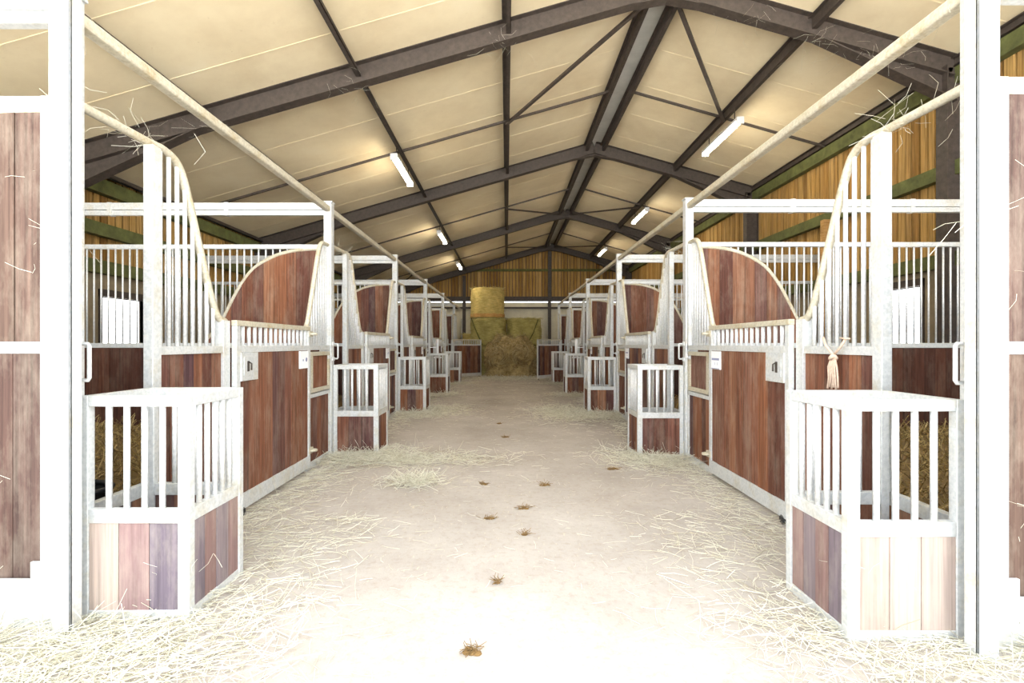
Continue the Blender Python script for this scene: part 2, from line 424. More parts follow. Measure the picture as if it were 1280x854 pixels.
# ------------------------------------------------------------------ tube lights
def make_light():
    r = empty('tube_light', (0, 0, 0))
    m = MB(); m.box(-.055, .055, -.68, .68, .0, .045); m.box(-.06, .06, -.70, -.67, -.06, .05); m.box(-.06, .06, .67, .70, -.06, .05); m.build('housing', M_CAP, r)
    m = MB(); n = 10; vs = []
    for yy in (-.67, .67):
        for k in range(n+1):
            t = PI*k/n; vs.append((.05*math.cos(t), yy, -.055*math.sin(t)))
    m.add(vs, [(k, k+1, n+2+k, n+1+k) for k in range(n)] + [tuple(range(n+1)), tuple(range(n+1, 2*n+2))], None, True)
    m.build('diffuser', M_EMIT, r)
    for yy in (-.5, .5):
        m = MB(); m.tube([(0, yy, .04), (0, yy, .30)], .008, 6); m.build('hanger', M_STEEL, r)
    return r
L0 = make_light(); index_kids()
spots = [(-1.89, 8.75, 'over the low-eave row, first of that line'), (-1.9, 14.2, 'over the low-eave row, middle of that line'), (-1.9, 19.3, 'over the low-eave row, before the far gable'),
         (3.78, 8.45, 'beside the tall board wall, first of that line'), (3.78, 13.6, 'beside the tall board wall, middle of that line'), (3.78, 18.9, 'beside the tall board wall, before the far gable')]
for i, (x, y, lab) in enumerate(spots):
    o = L0 if i == 0 else copy_tree(L0)
    o.location = (x, y, roof_z(x)-.47+ (0 if x > 0 else .14)); tag(o, 'lit tube light hanging '+lab, 'light', 'lit tube lights under the roof')

# ------------------------------------------------------------------ swan-neck profiles (u along the aisle from the post, z)
def smooth(pts, k=5):
    out = []
    P = [pts[0]] + pts + [pts[-1]]
    for i in range(1, len(P)-2):
        p0, p1, p2, p3 = P[i-1:i+3]
        for j in range(k):
            t = j/k
            out.append(tuple(.5*((2*p1[d])+(-p0[d]+p2[d])*t+(2*p0[d]-5*p1[d]+4*p2[d]-p3[d])*t*t+(-p0[d]+3*p1[d]-3*p2[d]+p3[d])*t**3) for d in (0, 1)))
    out.append(pts[-1]); return out
def interp(pts):
    def f(x):
        if x <= pts[0][0]: return pts[0][1]
        for (a, za), (c, zc) in zip(pts, pts[1:]):
            if x <= c: return za+(zc-za)*(x-a)/max(1e-6, c-a)
        return pts[-1][1]
    return f
SWAN1 = smooth([(.03, 2.45), (.50, 2.46), (.64, 2.465), (.76, 2.42), (.85, 2.26), (.96, 1.97), (1.10, 1.62), (1.18, 1.49), (1.26, 1.465)])
SWAN2 = smooth([(2.66, 1.455), (2.72, 1.53), (2.82, 1.80), (2.98, 2.24), (3.05, 2.38), (3.13, 2.43), (3.30, 2.44)])
ARCH = smooth([(.05, 2.40), (.25, 2.395), (.45, 2.37), (.64, 2.31), (.86, 2.18), (1.02, 1.98), (1.14, 1.76), (1.25, 1.55), (1.42, 1.33)])
f1, f2, fa = interp(SWAN1), interp(SWAN2), interp(ARCH)

def bars_into(parent, name_split, specs, T, r, mat, split):
    """specs: list of ((w,u,z0),(w,u,z1))"""
    if split:
        for a, c in specs:
            m = MB(T); m.tube([a, c], r, 8); m.build('bar', mat, parent)
    else:
        m = MB(T)
        for a, c in specs: m.tube([a, c], r, 6)
        m.build(name_split, mat, parent)

def make_front(s, split, near=False):
    """fixed front and door of one stall; local frame at its aisle post"""
    T = lambda w, u, z: (s*w, u, z)
    r = empty('horse_stall', (0, 0, 0))
    # aisle post
    m = MB(T); m.box(-.045, .045, -.045, .045, 0, 2.93); m.box(-.055, .055, -.055, .055, 2.93, 2.945); m.box(-.06, .06, -.06, .06, 0, .012)
    m.build('post', M_GALV, r, bevel=.004)
    m = MB(T); m.tube([(-.05, 0, 1.13), (-.10, 0, 1.13), (-.105, 0, 1.14), (-.105, 0, 1.29), (-.10, 0, 1.30), (-.05, 0, 1.30)], .009, 8)
    m.box(-.06, -.04, -.02, .02, 1.105, 1.15); m.box(-.06, -.04, -.02, .02, 1.28, 1.325)
    m.build('handle', M_BAR, r)
    # side panel with swan-neck tube
    p = MB(T); p.box(-.045, .01, .485, .555, 0, 2.44); p.box(-.03, .03, .57, 1.20, 1.235, 1.285); p.box(-.03, .03, .57, 1.20, 0, .07)
    p.box(-.035, .035, 1.19, 1.27, 0, 1.47); p.box(-.02, .02, .045, .48, .44, .51); p.box(-.02, .02, .045, .48, 0, .05)
    fr = p.build('side_panel', M_GALV, r, bevel=.003)
    m = MB(T); m.tube([(0, u, z) for u, z in SWAN1], .024, 10); m.build('swan_tube', M_TUBE, fr)
    bars_into(fr, 'grille', [((0, u, 1.27), (0, u, f1(u)-.01)) for u in [.605+.0735*i for i in range(8)]], T, .0125, M_BAR, split)
    m = MB(T); m.planks(.57, 1.20, .06, 1.24, -.014, .014, 'x', .11); m.build('planks', M_WOOD, fr)
    m = MB(T); m.planks(.045, .48, .05, .44, -.014, .014, 'x', .11); m.build('planks', M_WOOD, fr)
    # end panel
    p = MB(T); p.box(-.035, .035, 2.63, 2.71, 0, 1.46); p.box(-.03, .03, 2.71, 3.30, 1.235, 1.285); p.box(-.03, .03, 2.71, 3.30, 0, .07)
    p.box(-.03, .03, 2.71, 3.30, .735, .775); p.box(-.03, .03, 3.265, 3.31, 0, 2.42)
    fe = p.build('end_panel', M_GALV, r, bevel=.003)
    m = MB(T); m.tube([(0, u, z) for u, z in SWAN2], .024, 10); m.build('swan_tube', M_TUBE, fe)
    bars_into(fe, 'grille', [((0, u, 1.27), (0, u, f2(u)-.01)) for u in [2.75+.066*i for i in range(8)]], T, .0125, M_BAR, split)
    m = MB(T); m.planks(2.71, 3.265, .06, .74, -.014, .014, 'x', .11); m.build('planks', M_WOOD, fe)
    m = MB(T)   # hatch: small framed door with one board
    m.box(-.038, .02, 2.73, 2.77, .79, 1.215); m.box(-.038, .02, 3.22, 3.255, .79, 1.215); m.box(-.038, .02, 2.77, 3.22, .79, .83); m.box(-.038, .02, 2.77, 3.22, 1.175, 1.215)
    h = m.build('hatch', M_TUBE, fe)
    m = MB(T); m.box(-.016, .012, 2.77, 3.22, .83, 1.175); m.build('hatch_board', M_WOOD, h)
    m = MB(T); m.tube([(-.045, 3.2, 1.15), (-.07, 3.2, 1.15), (-.07, 3.2, 1.19)], .008, 6); m.box(-.05, -.036, 3.18, 3.25, 1.13, 1.17); m.build('latch', M_BAR, h)
    # door, hinged on its far side
    hp = (-.045, 2.62, 0)
    g = MB(T)
    g.box(-.075, -.035, 1.285, 1.335, .05, 1.434); g.box(-.075, -.035, 2.565, 2.615, .05, 1.434)
    g.box(-.075, -.035, 1.335, 2.565, 1.235, 1.285); g.box(-.075, -.035, 1.335, 2.565, .05, .17)
    d = g.build('door', M_GALV, r, origin=hp, bevel=.003)
    def sub(m, nm, mat, par=d, bv=0):
        o = m.build(nm, mat, par, origin=hp, bevel=bv); o.location = (0, 0, 0); return o
    m = MB(T); m.planks(1.335, 2.565, .165, 1.24, -.066, -.042, 'x', .125); sub(m, 'planks', M_WOOD)
    m = MB(T); m.box(-.077, -.033, 1.283, 2.617, 1.434, 1.475); sub(m, 'top_rail', M_TUBE, bv=.004)
    us = [1.40+.0865*i for i in range(14)]
    if split:
        for u in us:
            m = MB(T); m.tube([(-.055, u, 1.27), (-.055, u, 1.44)], .0145, 8); sub(m, 'bar', M_BAR)
    else:
        m = MB(T)
        for u in us: m.tube([(-.055, u, 1.27), (-.055, u, 1.44)], .0145, 6)
        sub(m, 'grille', M_BAR)
    m = MB(T); m.box(-.085, -.062, 1.335, 1.57, 1.02, 1.235); m.box(-.09, -.085, 1.36, 1.49, 1.06, 1.20); sub(m, 'latch_plate', M_GALV, bv=.002)
    m = MB(T); m.box(-.0915, -.088, 1.40, 1.43, 1.09, 1.17); m.tube([(-.09, 1.415, 1.165), (-.115, 1.415, 1.15), (-.115, 1.415, 1.10)], .006, 6); sub(m, 'catch', M_STEEL)
    m = MB(T); m.box(-.078, -.067, 2.36, 2.555, 1.06, 1.23); sp = sub(m, 'name_plate', M_SIGN)
    m = MB(T)
    if s > 0: m.box(-.0795, -.0782, 2.385, 2.54, 1.145, 1.165); m.box(-.0795, -.0782, 2.42, 2.425, 1.10, 1.125); m.box(-.0795, -.0782, 2.47, 2.475, 1.10, 1.125); m.box(-.0795, -.0782, 2.38, 2.55, 1.062, 1.07)
    else: m.tube([(-.0785, 2.43, 1.14), (-.0800, 2.43, 1.14)], .012, 8); m.tube([(-.0785, 2.505, 1.145), (-.0800, 2.505, 1.145)], .022, 10)
    o = m.build('plate_marking', M_MARK, d, origin=hp); o.location = (0, 0, 0)
    for z in (1.40, .22):
        m = MB(T); m.tube([(-.095+.035*math.cos(t), 2.625+.03*math.sin(t), z) for t in [2*PI*k/10 for k in range(10)]], .014, 8, True)
        m.box(-.085, -.05, 2.57, 2.66, z-.03, z+.03); m.build('hinge', M_TUBE, r, bevel=.003)
    m = MB(T); m.tube([(-.075, 1.37, .035), (-.045, 1.37, .035)], .033, 14); sub(m, 'caster', M_DARK)
    return r

def make_feeder(s, split, near=False):
    T = lambda w, u, z: (s*w, u, z)
    r = empty('hay_feeder', (0, 0, 0))
    wa, wb, ua, ub, H = -.57, -.05, .005, .47, 1.055
    t = .042
    m = MB(T)
    for w0, u0, tt in ((wa, ua, .055), (wb-t, ua, t), (wa, ub-t, t), (wb-t, ub-t, t)): m.box(w0, w0+tt, u0, u0+t, .0, H)
    for z0, z1 in ((0, .045), (.455, .52), (H-.05, H)):
        m.box(wa+t, wb-t, ua+.002, ua+t-.002, z0, z1); m.box(wa+.002, wa+t-.002, ua+t, ub-t, z0, z1)
        m.box(wa+t, wb-t, ub-t+.002, ub-.002, z0, z1)
    m.box(wb-t+.002, wb-.002, ua+t, ub-t, H-.05, H); m.box(wb-t+.002, wb-.002, ua+t, ub-t, 0, .045)
    m.build('frame', M_GALV, r, bevel=.003)
    y = ua+t/2
    sp = []
    n = 4
    for i in range(n): w = wa+.055+(wb-t-wa-.055)*(i+1)/(n+1); sp.append(((w, y, .51), (w, y, H-.04)))
    for i in range(5): u = ua+t+(ub-2*t-ua)*(i+1)/6; sp.append(((wa+t/2, u, .51), (wa+t/2, u, H-.04)))
    for i in range(3): w = wa+.02+(wb-wa)*(i+1)/4.4; sp.append(((w, ub-t/2, .51), (w, ub-t/2, H-.04)))
    bars_into(r, 'grille', sp, T, .0135, M_BAR, split)
    m = MB(T); m.planks(wa+.055, wb-t, .045, .455, y-.012, y+.012, 'y', .13, rn=([.4, .8, .6] if s < 0 else [.22, .6, .58]) if near else None); m.build('front_planks', M_BOXWOOD_LIT if near else M_WOOD, r)
    m = MB(T); m.planks(ua+t, ub-t, .045, .455, wa+t/2-.012, wa+t/2+.012, 'x', .09, rn=[.42, .0, .45, .85, .3] if near else None); m.build('side_planks', M_BOXWOOD_LIT if near else M_WOOD, r)
    m = MB(T); m.planks(wa+t, wb-t, .045, .455, ub-t/2-.012, ub-t/2+.012, 'y', .12); m.build('back_planks', M_WOOD, r)
    for z in (.15, .9):
        m = MB(T); m.tube([(wb+.0, ua+.02, z-.04), (wb+.0, ua+.02, z+.04)], .014, 8); m.build('hinge', M_TUBE, r)
    return r

def make_divider(s, split, first=False):
    T = lambda w, u, z: (s*w, u, z)
    r = empty('stall_divider', (0, 0, 0))
    W = XW-AX-.03
    m = MB(T)
    m.box(.05, W, -.025, .025, 1.255, 1.31); m.box(.05, W, -.025, .025, 2.40, 2.45); m.box(.05, W, -.03, .03, 0, .17); m.box(W-.05, W, -.03, .03, 0, 2.45)
    m.box(.05, .10, -.028, .028, 0, 2.45)
    m.build('frame', M_GALV, r, bevel=.003)
    m = MB(T); m.tube([(w, 0, z) for w, z in ARCH], .024, 10); m.build('arch_tube', M_TUBE, r)
    m = MB(T); m.planks(.10, W-.05, .17, 1.255, -.018, .018, 'y', .13); m.build('lower_planks', M_WOODW if first else M_WOOD_SHADE, r)
    m = MB(T); m.planks(.10, 1.40, 1.31, 0, -.016, .016, 'y', .13, top=lambda w: max(fa(w)-.02, 1.311)); m.build('arched_planks', M_WOODW if first else M_WOOD, r)
    sp = []
    w = .40
    while w < W-.08:
        sp.append(((w, 0, max(1.30, fa(w)) if w < 1.42 else 1.30), (w, 0, 2.41))); w += .083
    bars_into(r, 'grille', sp, T, .0095, M_BAR, split)
    return r
def make_cross_beam(s):
    T = lambda w, u, z: (s*w, u, z)
    W = XW-AX-.02
    m = MB(T); m.box(.045, W, -.03, .03, 2.85, 2.93); m.box(.045, W, -.022, .022, 2.79, 2.845)
    for w in (1.15, 2.5): m.box(w, w+.05, -.034, .034, 2.785, 2.935)
    return m.build('cross_beam', M_GALV)

protos = {}
NST = {-1: 6, 1: 5}
for s in (-1, 1):
    fr = {True: make_front(s, True), False: make_front(s, False)}
    fe = {True: make_feeder(s, True), False: make_feeder(s, False), 'near': make_feeder(s, True, True)}
    dv = {'first': make_divider(s, True, True), True: make_divider(s, True), False: make_divider(s, False)}
    cb = make_cross_beam(s)
    index_kids(); used = set()
    def take(proto, key):
        if key in used: return copy_tree(proto)
        used.add(key); return proto
    n = NST[s]
    for k in range(n+1):
        y = Y0[s]+SPR[s]*k; sp = k <= 3; rw = ROW[s]
        if k < n:
            o = take(fr[sp], ('f', sp)); o.location = (s*AX, y, 0)
            tag(o, '%s stall front with plank door from the entrance, %s' % (ORD[k], rw), 'stall', 'stall fronts along the aisle')
            if k == 4:
                tag(o, 'stall with its plank door swung open into the aisle, %s' % rw, 'stall', 'stall fronts along the aisle')
                for ch in o.children:
                    if ch.name.startswith('door'): ch.rotation_euler = (0, 0, (math.radians(130) if s < 0 else -math.radians(43)))
            fk = 'near' if k == 0 else sp
            o = take(fe[fk], ('e', fk)); o.location = (s*AX, y, 0)
            tag(o, 'barred box feeder with planked base, %s from the entrance, %s' % (ORD[k], rw), 'hay feeder', 'hay feeders along the aisle')
        if k < n or s > 0:
            dk = 'first' if k == 0 else k < 3
            o = take(dv[dk], ('d', dk)); o.location = (s*AX, y, 0)
            tag(o, '%s arched plank and bar divider from the entrance, %s' % (ORD[k], rw), 'stall divider', 'dividers between the stalls')
            o = take(cb, 'c'); o.location = (s*AX, y, 0)
            tag(o, 'galvanised beam crossing above the %s stall divider, %s' % (ORD[k], rw), 'beam', 'beams above the stall dividers')
        if k == n and s > 0:
            m = MB(); m.box(-.045, .045, -.045, .045, 0, 2.93); o = m.build('end_post', M_GALV); o.location = (s*AX, y, 0)
            tag(o, 'galvanised post ending the row below the tall board wall', 'post')
    # end channel of the row: a flat galvanised channel in front of the first post
    T = lambda w, u, z, s=s: (s*w, u, z)
    m = MB(T); m.box(-.12, -.035, -.115, -.105, 0, 3.1); m.box(-.12, -.112, -.115, -.055, 0, 3.1); m.box(-.04, -.032, -.115, -.055, 0, 3.1); m.box(-.125, -.02, -.12, -.11, 0, .0)
    o = m.build('end_channel', M_GALV, bevel=.002); o.location = (s*AX, Y0[s], 0)
    tag(o, 'tall white galvanised end channel at the entrance, %s' % rw, 'post')
    m = MB(T); m.box(.0, .34, -.05, -.038, 0, .22); m.box(.0, .12, -.052, -.04, .22, .30)
    o = m.build('foot_plate', M_GALV); o.location = (s*AX, Y0[s], 0)
    tag(o, 'galvanised foot plate on the end divider, %s' % rw, 'plate')
    # overhead rail
    ye = Y0[s]+SPR[s]*n+(0 if s > 0 else -.3)
    m = MB(); m.box(s*AX-.032, s*AX+.032, Y0[s]+.045, ye, 2.825, 2.888)
    for k in range(n): 
        yy = Y0[s]+SP*k
    tag(m.build('overhead_rail', M_TUBE, bevel=.012), 'long galvanised rail along the post tops, %s' % ROW[s], 'rail')

m = MB(); m.box(XW-.22, XW-.12, 8.28, 8.38, 0, 3.45); m.box(XW-.13, XW-.09, 8.29, 8.37, 2.9, 3.45)
tag(m.build('timber_post', M_ORANGE), 'short orange-brown timber post against the tall board wall', 'post')
# white upright rods above the fourth feeders
for s in (-1, 1):
    m = MB(); m.tube([(s*1.80, Y0[s]+3*SP+.25, .95), (s*1.80, Y0[s]+3*SP+.25, 1.43)], .032, 10)
    m.box(s*1.80-.1, s*1.80+.1, Y0[s]+3*SP+.235, Y0[s]+3*SP+.265, .93, .96)
    m.box(min(s*1.80, s*2.0), max(s*1.80, s*2.0), Y0[s]+3*SP+.24, Y0[s]+3*SP+.26, 1.20, 1.22)
    tag(m.build('upright_tube', M_SIGN), 'short white upright tube on the fourth feeder, %s' % ROW[s], 'tube')

# twine tied to the first stall of the tall side
def at_px(px, py, Y): return ((px-633)*Y/600., Y, 1.3-(py-430)*Y/600.)
r = empty('hanging_twine', (AX-.045, 2.92, 1.28)); tag(r, 'pale knotted baler twine hanging from a grille rail', 'twine')
X0, YY, ZZ = -.015, 0, 0
m = MB(); 
m.tube([(X0, -.09, .05), (X0-.01, -.06, .0), (X0-.01, 0, -.05)], .007, 6); m.tube([(X0, .11, .06), (X0-.01, .07, .01), (X0-.01, 0, -.05)], .008, 6)
m.tube([(X0-.005, -.13, .05), (X0-.005, -.05, .055)], .006, 6)
m.build('tie', M_TWINE, r)
m = MB(); m.tube([(X0-.012+.012*math.cos(t), .018*math.sin(t), -.06+.01*math.sin(2*t)) for t in [2*PI*k/10 for k in range(10)]], .012, 8, True); m.build('knot', M_TWINE, r)
for q in range(6):
    m = MB(); a = (q-2.5)*.010
    m.tube([(X0-.012, a*.5, -.06), (X0-.018, a*1.6+.004*math.sin(q), -.12), (X0-.012, a*1.4-.006*math.cos(q*2), -.19), (X0-.015, a*1.9, -.245-.01*(q % 2))], .0055, 6); m.build('strand', M_TWINE, r)

# ------------------------------------------------------------------ hay
def bale(cx, cy, z0, R, H, mat, seed, squash=1.0, lab='', band=False, fuzz=260, smat=M_HAYS):
    r = empty('round_bale', (cx, cy, z0)); tag(r, lab, 'hay bale', 'round bales stacked at the far end')
    n, mm = 72, 22; vs = []; fs = []
    prof = [(0.0, 0)] + [(R*.55, 0), (R*.9, .005), (R*.985, .04)] + [(R, .04+(H-.08)*i/(mm-1)) for i in range(1, mm-1)] + [(R*.985, H-.04), (R*.92, H-.003), (R*.55, H), (0, H)]
    for (rr, z) in prof:
        for k in range(n):
            t = 2*PI*k/n; d = noise.noise(Vector((math.cos(t)*2.5+seed, math.sin(t)*2.5, z*3)))*.05 + noise.noise(Vector((math.cos(t)*9, math.sin(t)*9+seed, z*14)))*.022
            dz = noise.noise(Vector((rr*math.cos(t)*5, rr*math.sin(t)*5, z+seed)))*.03*(1 if z > H/2 else 0)
            q = rr*(1+d) if rr > 0 else 0
            vs.append((q*math.cos(t), q*math.sin(t)*squash, z+dz))
    for i in range(len(prof)-1):
        for k in range(n): fs.append((i*n+k, i*n+(k+1) % n, (i+1)*n+(k+1) % n, (i+1)*n+k))
    m = MB(); m.add(vs, fs, .5, True); m.build('bale_body', mat, r)
    m = MB()
    for _ in range(fuzz):
        t = random.uniform(PI, 2*PI); z = random.uniform(.02, H) if random.random() < .6 else H
        m.strand((R*math.cos(t)*.98, R*math.sin(t)*.98*squash, z), (math.cos(t)*.6+random.uniform(-1, 1), math.sin(t)*.6+random.uniform(-1, 1), random.uniform(-.7, .5)), random.uniform(.05, .16), .004)
    o = m.build('loose_strands', smat, r); o['kind'] = 'stuff'
    if band:
        m = MB(); vs = []; fs = []
        for z in (.02, .07, .13, .17):
            for k in range(n):
                t = 2*PI*k/n; q = R*(1.035+.02*noise.noise(Vector((t*3, z*9, 2)))); vs.append((q*math.cos(t), q*math.sin(t), z+.02*noise.noise(Vector((t*4, 0, seed)))))
        for i in range(3):
            for k in range(n): fs.append((i*n+k, i*n+(k+1) % n, (i+1)*n+(k+1) % n, (i+1)*n+k))
        m.add(vs, fs, .5, True); m.build('orange_hay_layer', M_ORANGE, r)
    return r
bale(-.80, 20.30, 2.38, .70, 1.25, M_BALE_Y, 1, lab='yellow round hay bale on the very top of the stack', band=True)
bale(-.76, 20.30, 1.20, .76, 1.18, M_BALE_G, 5, lab='greenish round bale directly under the top yellow bale')
bale(.74, 20.35, 1.20, .73, 1.17, M_BALE_G, 9, lab='greenish round bale beside the stack, against the pale sliding door')
bale(-.76, 20.30, 0, .77, 1.20, M_BALE_G, 13, lab='bottom round bale under the tallest stack')
bale(.74, 20.35, 0, .77, 1.20, M_BALE_G, 17, lab='bottom round bale partly hidden behind the loose hay heap')
bale(-1.40, 21.45, 0, .55, 1.75, M_BALE_Y, 21, lab='yellow bale half hidden behind the stack by the gable post')
# net edges running down the bales
for pts, lab in ((((-1.45, 2.36), (-1.25, 1.85), (-.98, 1.26)), 'dark cord slanting down the greenish bale under the top bale'), (((1.30, 2.30), (1.10, 1.75), (.85, 1.28)), 'dark cord slanting down the bale by the sliding door')):
    m = MB(); m.tube([(x, 20.3-math.sqrt(max(.01, .80**2-(x-(-.76 if x < 0 else .74))**2))-.01, z) for x, z in pts], .022, 6)
    tag(m.build('bale_cord', M_GREEN), lab, 'cord')

def heap(name, cx, cy, a, b_, h, mat, lab, seed, strands=900, smat=M_HAYS, rough=.16):
    r = empty(name, (cx, cy, 0)); tag(r, lab, 'hay heap')
    n, mm = 72, 26; vs = []; fs = []
    for i in range(mm+1):
        ph = i/mm*PI/2
        for k in range(n):
            t = 2*PI*k/n; e = .6
            cr = abs(math.cos(ph))**e; x = math.copysign(abs(math.cos(t))**.8, math.cos(t))*cr; y = math.copysign(abs(math.sin(t))**.8, math.sin(t))*cr; z = math.sin(ph)**.75
            d = 1+rough*noise.noise(Vector((x*2+seed, y*2, z*2)))*1.3+.08*noise.noise(Vector((x*9+seed, y*9, z*9)))
            vs.append((a*x*d, b_*y*d, max(0, h*z*(1+rough*.7*noise.noise(Vector((x*3+seed, y*3, 4))) ))))
    for i in range(mm):
        for k in range(n): fs.append((i*n+k, i*n+(k+1) % n, (i+1)*n+(k+1) % n, (i+1)*n+k))
    m = MB(); m.add(vs, fs, .5, True); m.build('heap_body', mat, r)
    m = MB(); 
    for _ in range(strands):
        p = Vector(random.choice(vs)); m.strand(p+Vector((0, 0, .005)), (random.uniform(-1, 1), random.uniform(-1, .4), random.uniform(-.5, .6)), random.uniform(.06, .22), .0045)
    o = m.build('loose_strands', smat, r); o['kind'] = 'stuff'
    return r
heap('hay_heap', .15, 18.80, 1.04, .62, 1.55, M_BALE_L, 'large heap of loose brown hay on the floor before the bales', 3, 2600, M_HEAPS, rough=.3)
# curled wads of hay showing as two swirls in the heap's face
for cx, cz, rr in ((-.42, .80, .42), (.42, .86, .38)):
    m = MB()
    for q in range(170):
        t = random.uniform(0, 2*PI); k = rr*random.uniform(.35, 1)
        m.strand((+.12+cx+k*math.cos(t), 18.13-.10*math.cos(k/rr*1.5)+random.uniform(-.03, .03), cz+k*math.sin(t)), (-math.sin(t), random.uniform(-.2, .1), math.cos(t)), random.uniform(.10, .26), .007)
    tag(m.build('hay_swirl', M_HEAPS), 'curled wad of hay in the heap face, %s the gable post' % ('away from' if cx < 0 else 'toward'), 'hay', kind='stuff')

# ------------------------------------------------------------------ bedding straw inside the stalls
def bedding(s, k, ns):
    ya = Y0[s]+SP*k+.05; yb = ya+SP-.1; xa, xb = AX+.06, XW-.22
    vs = []; fs = []; nx, ny = 36, 34
    def hz(x, y):
        ex = (x-xa)/(xb-xa); ey = (y-ya)/(yb-ya)
        return .05+.24*max(0, min(1, (ey-.35)/.45))+.10*ex+.05*noise.noise(Vector((x*2, y*2, 1)))+.03*noise.noise(Vector((x*7, y*7, 1)))
    for j in range(ny+1):
        for i in range(nx+1):
            x = xa+(xb-xa)*i/nx; y = ya+(yb-ya)*j/ny; vs.append((s*x, y, max(.01, hz(x, y))))
    for j in range(ny):
        for i in range(nx): q = j*(nx+1)+i; fs.append((q, q+1, q+nx+2, q+nx+1))
    m = MB(); m.add(vs, fs, .15, True)
    for _ in range(ns):
        x = random.uniform(xa+.1, xb-.1); y = random.uniform(ya+.1, yb-.1)
        m.strand((s*x, y, max(.01, hz(x, y))-.01), (random.uniform(-1, 1), random.uniform(-1, 1), random.uniform(-.1, .8)), random.uniform(.06, .2), .004)
    tag(m.build('straw_bedding', M_BED), 'golden straw bedding in the %s stall, %s' % (ORD[k], ROW[s]), 'straw', kind='stuff')
for s in (-1, 1):
    bedding(s, 0, 7000); bedding(s, 1, 800)
# rubber manger inside the first stall of the low side
m = MB(); m.tube([(-2.62+.20*math.cos(t), 2.90+.16*math.sin(t), .42) for t in [2*PI*k/20 for k in range(20)]], .016, 8, True)
vs = []; fs = []; n = 20
for z, q in ((.42, 1), (.25, .85), (.22, .5)):
    for k in range(n): t = 2*PI*k/n; vs.append((-2.62+.20*q*math.cos(t), 2.90+.16*q*math.sin(t), z))
for i in range(2):
    for k in range(n): fs.append((i*n+k, i*n+(k+1) % n, (i+1)*n+(k+1) % n, (i+1)*n+k))
fs.append(tuple(range(2*n, 3*n))); m.add(vs, fs, .5, True)
m.box(-2.9, -2.3, 2.89, 2.91, .0, .24)
tag(m.build('feed_bowl', M_DARK), 'dark rubber feed bowl inside the first stall, low-eave row', 'bowl')

# ------------------------------------------------------------------ loose straw on the aisle floor
m = MB()
def scat(n, fx, fy, lmin=.05, lmax=.17, zmax=.02, w=.0022, tilt=.15):
    for _ in range(n):
        x, y = fx(), fy()
        m.strand((x, y, random.uniform(.003, zmax)), (random.gauss(0, 1), random.gauss(0, 1)*.9, random.uniform(-tilt*.3, tilt)), random.uniform(lmin, lmax), w*random.uniform(.35, .85), .15)
G = random.gauss; U = random.uniform
scat(700, lambda: U(-1.9, 1.9), lambda: U(1.5, 9), .03, .10, .008, .0016)
scat(900, lambda: U(-1.9, 1.9), lambda: U(8, 19), .04, .14, .01, .003)
for s in (-1, 1):
    # along the stall front
    scat(1500 if s < 0 else 1100, lambda: s*(AX-.06-abs(G(0, .28))), lambda: U(1.5, 4.9))
    scat(1300, lambda: s*(AX-.06-abs(G(0, .2))), lambda: U(4.9, 12), w=.003)
    scat(900, lambda: s*(AX-.06-abs(G(0, .2))), lambda: U(12, 19), w=.004)
    # round the first feeder and out in front of it
    scat(3000 if s < 0 else 1700, lambda: s*(1.75+G(0, .42)), lambda: U(1.45, 2.35)+G(0, .12), .05, .2, .03, .0022, .3)
    scat(700 if s < 0 else 400, lambda: s*(1.30+G(0, .25)), lambda: U(1.9, 3.6), .05, .18, .02)
    scat(1500, lambda: s*(2.25+U(-.1, .5)), lambda: U(1.5, 2.1), .06, .2, .08, .0022, .9)
    for k in (1, 2, 3, 4):
        yk = Y0[s]+SP*k
        scat(1900 if k < 3 else 900, lambda: s*(1.65+G(0, .28)), lambda: yk-.12+G(0, .22), .05, .18, .06, .0026 if k == 1 else .0036, .5)
scat(1500, lambda: -1.1+G(0, .5), lambda: 5.35+G(0, .16), .05, .18, .03, .0028, .3)
scat(700, lambda: -.86+G(0, .13), lambda: 4.46+G(0, .10), .05, .16, .05, .0026, .7)
scat(2600, lambda: 1.15+G(0, .32), lambda: 8.9+G(0, .5), .05, .18, .05, .0034, .4)
scat(1200, lambda: -1.4+G(0, .35), lambda: 9.3+G(0, .4), .05, .18, .03, .0034, .3)
scat(2500, lambda: .1+G(0, .9), lambda: 17.6+G(0, .45), .06, .2, .08, .0045, .5)
tag(m.build('loose_straw', M_STRAW), 'pale loose straw strewn over the aisle floor', 'straw', kind='stuff')
# straw wisps caught on the steel above
m = MB()
def wisp(p, n, spread, ln):
    for _ in range(max(2, n//2)): m.strand((p[0]+G(0, spread), p[1]+G(0, spread), p[2]+G(0, spread*.4)), (G(0, 1), G(0, 1), G(-.3, .8)), U(ln*.4, ln), .0008, .4)
for s in (-1, 1):
    for k in (0, 1):
        y = Y0[s]+SP*k
        wisp((s*AX, y+.3, 2.47), 30, .10, .22); wisp((s*AX, y+.45, 2.44), 26, .04, .12); wisp((s*(AX-.09), y-.10, 1.8), 14, .03, .2)
    for q in range(9):
        wisp((s*(AX+U(.05, .35)), Y0[s]-.045, U(.2, 2.3)), 2, .02, .12)
    wisp((s*AX, Y0[s]+.1, 2.86), 16, .06, .15); wisp((s*1.55, Y0[s]-.01, .3), 12, .08, .12)
for x in (-4.3, -3.6, -1.87, 0, 3.0, 3.82, 4.3, 4.8): wisp((x, 5.9, roof_z(x)-.35), 26, .12, .3)
tag(m.build('hanging_wisps', M_STRAW), 'thin straw wisps and cobweb strands caught on rails and beams', 'wisps', kind='stuff')

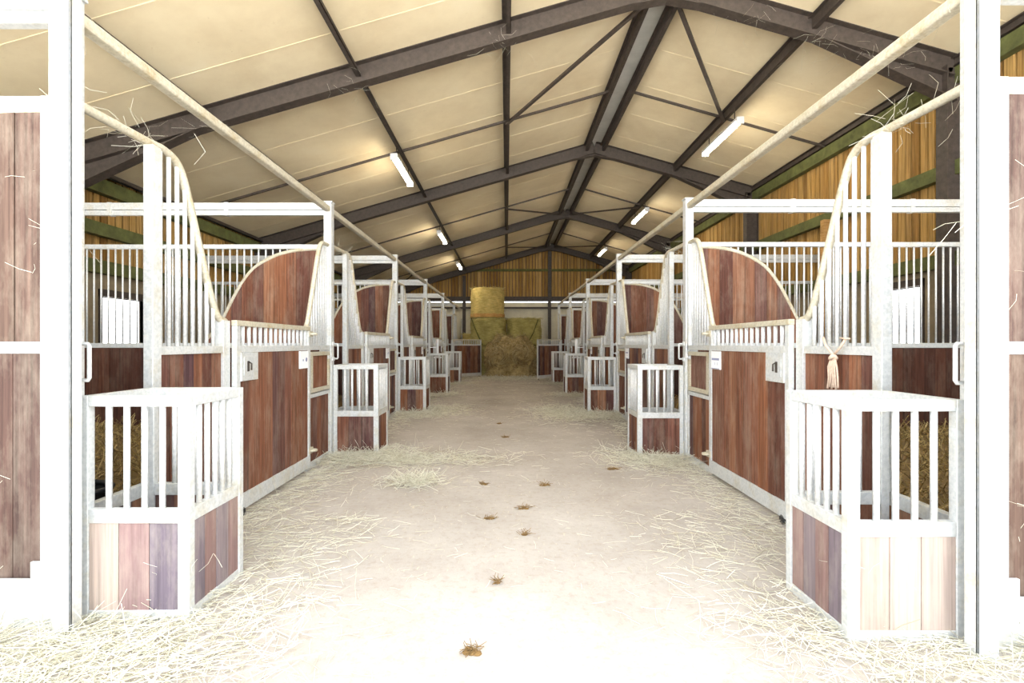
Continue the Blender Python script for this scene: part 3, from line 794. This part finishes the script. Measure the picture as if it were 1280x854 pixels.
# droppings on the aisle floor
def dropping(px, py, size, lab, seed):
    Y = 780./(py-430); X = (px-633)*Y/600.; rnd = random.Random(seed)
    r = MB()
    for q in range(9):
        a = rnd.uniform(0, 2*PI); d = rnd.uniform(0, size*.8); cx, cy = d*math.cos(a), d*.6*math.sin(a); R = rnd.uniform(.22, .42)*size
        vs = []; fs = []; n = 12; mm = 6
        for i in range(mm+1):
            ph = i/mm*PI/2
            for k in range(n):
                t = 2*PI*k/n; e = 1+.35*noise.noise(Vector((math.cos(t)*2+seed+q, math.sin(t)*2, ph*2)))
                vs.append((cx+R*e*math.cos(ph)*math.cos(t), cy+R*e*math.cos(ph)*math.sin(t), R*.45*math.sin(ph)))
        for i in range(mm):
            for k in range(n): fs.append((i*n+k, i*n+(k+1) % n, (i+1)*n+(k+1) % n, (i+1)*n+k))
        r.add(vs, fs, .5, True)
    for q in range(30): r.strand((rnd.gauss(0, size*.5), rnd.gauss(0, size*.3), .01), (rnd.gauss(0, 1), rnd.gauss(0, 1), .2), rnd.uniform(.02, .06), .0015)
    o = r.build('dropping', M_DUNG); o.location = (X, Y, .001); tag(o, lab, 'dropping', 'brown droppings on the aisle floor')
for i, (px, py, sz, lab) in enumerate([(681, 607, .055, 'yellow-brown dropping, middle of the aisle between the second feeders'), (612, 649, .05, 'flat brown dropping just past the first feeders, away from the twine'),
     (604, 606, .045, 'small brown dropping near the pale straw clump'), (654, 636, .045, 'loose brown dropping at mid aisle, between two others'), (656, 669, .03, 'tiny brown crumb cluster before the first feeders'),
     (590, 816, .045, 'brown clump alone on the white floor by the entrance'), (767, 587, .07, 'wide brown dropping at the edge of the straw by the second feeder'), (621, 729, .022, 'tiny brown speck between the first feeders'),
     (632, 547, .055, 'dark dropping beyond the second feeders'), (624, 530, .05, 'dark small dropping toward the third feeders')]):
    dropping(px, py, sz, lab, i*7+1)

# ------------------------------------------------------------------ light
w = bpy.data.worlds.new('World'); sc.world = w; w.use_nodes = True
bg = w.node_tree.nodes['Background']; bg.inputs[0].default_value = (.90, .95, 1.0, 1); bg.inputs[1].default_value = 3.7
sun = bpy.data.lights.new('sun', 'SUN'); sun.energy = 26; sun.angle = .02; so = bpy.data.objects.new('sun', sun); COL.objects.link(so)
so.rotation_euler = (math.radians(-28), math.radians(20), 0)      # from beyond the far end, high: only the yard is struck

cam = bpy.data.cameras.new('camera'); co = bpy.data.objects.new('camera', cam); COL.objects.link(co)
cam.sensor_width = 36; cam.lens = 600/1280*36; cam.clip_start = .05; cam.clip_end = 200
co.location = (0, 0, 1.3); co.rotation_euler = (math.radians(90), 0, 0); cam.shift_x = 7/1280; cam.shift_y = 3/1280; sc.camera = co
sc.view_settings.view_transform = 'Standard'; sc.view_settings.look = 'None'; sc.view_settings.gamma = 1
sc.view_settings.use_curve_mapping = False; sc.view_settings.exposure = 0.72
sc.cycles.use_denoising = True
sc.cycles.max_bounces = 12; sc.cycles.diffuse_bounces = 8
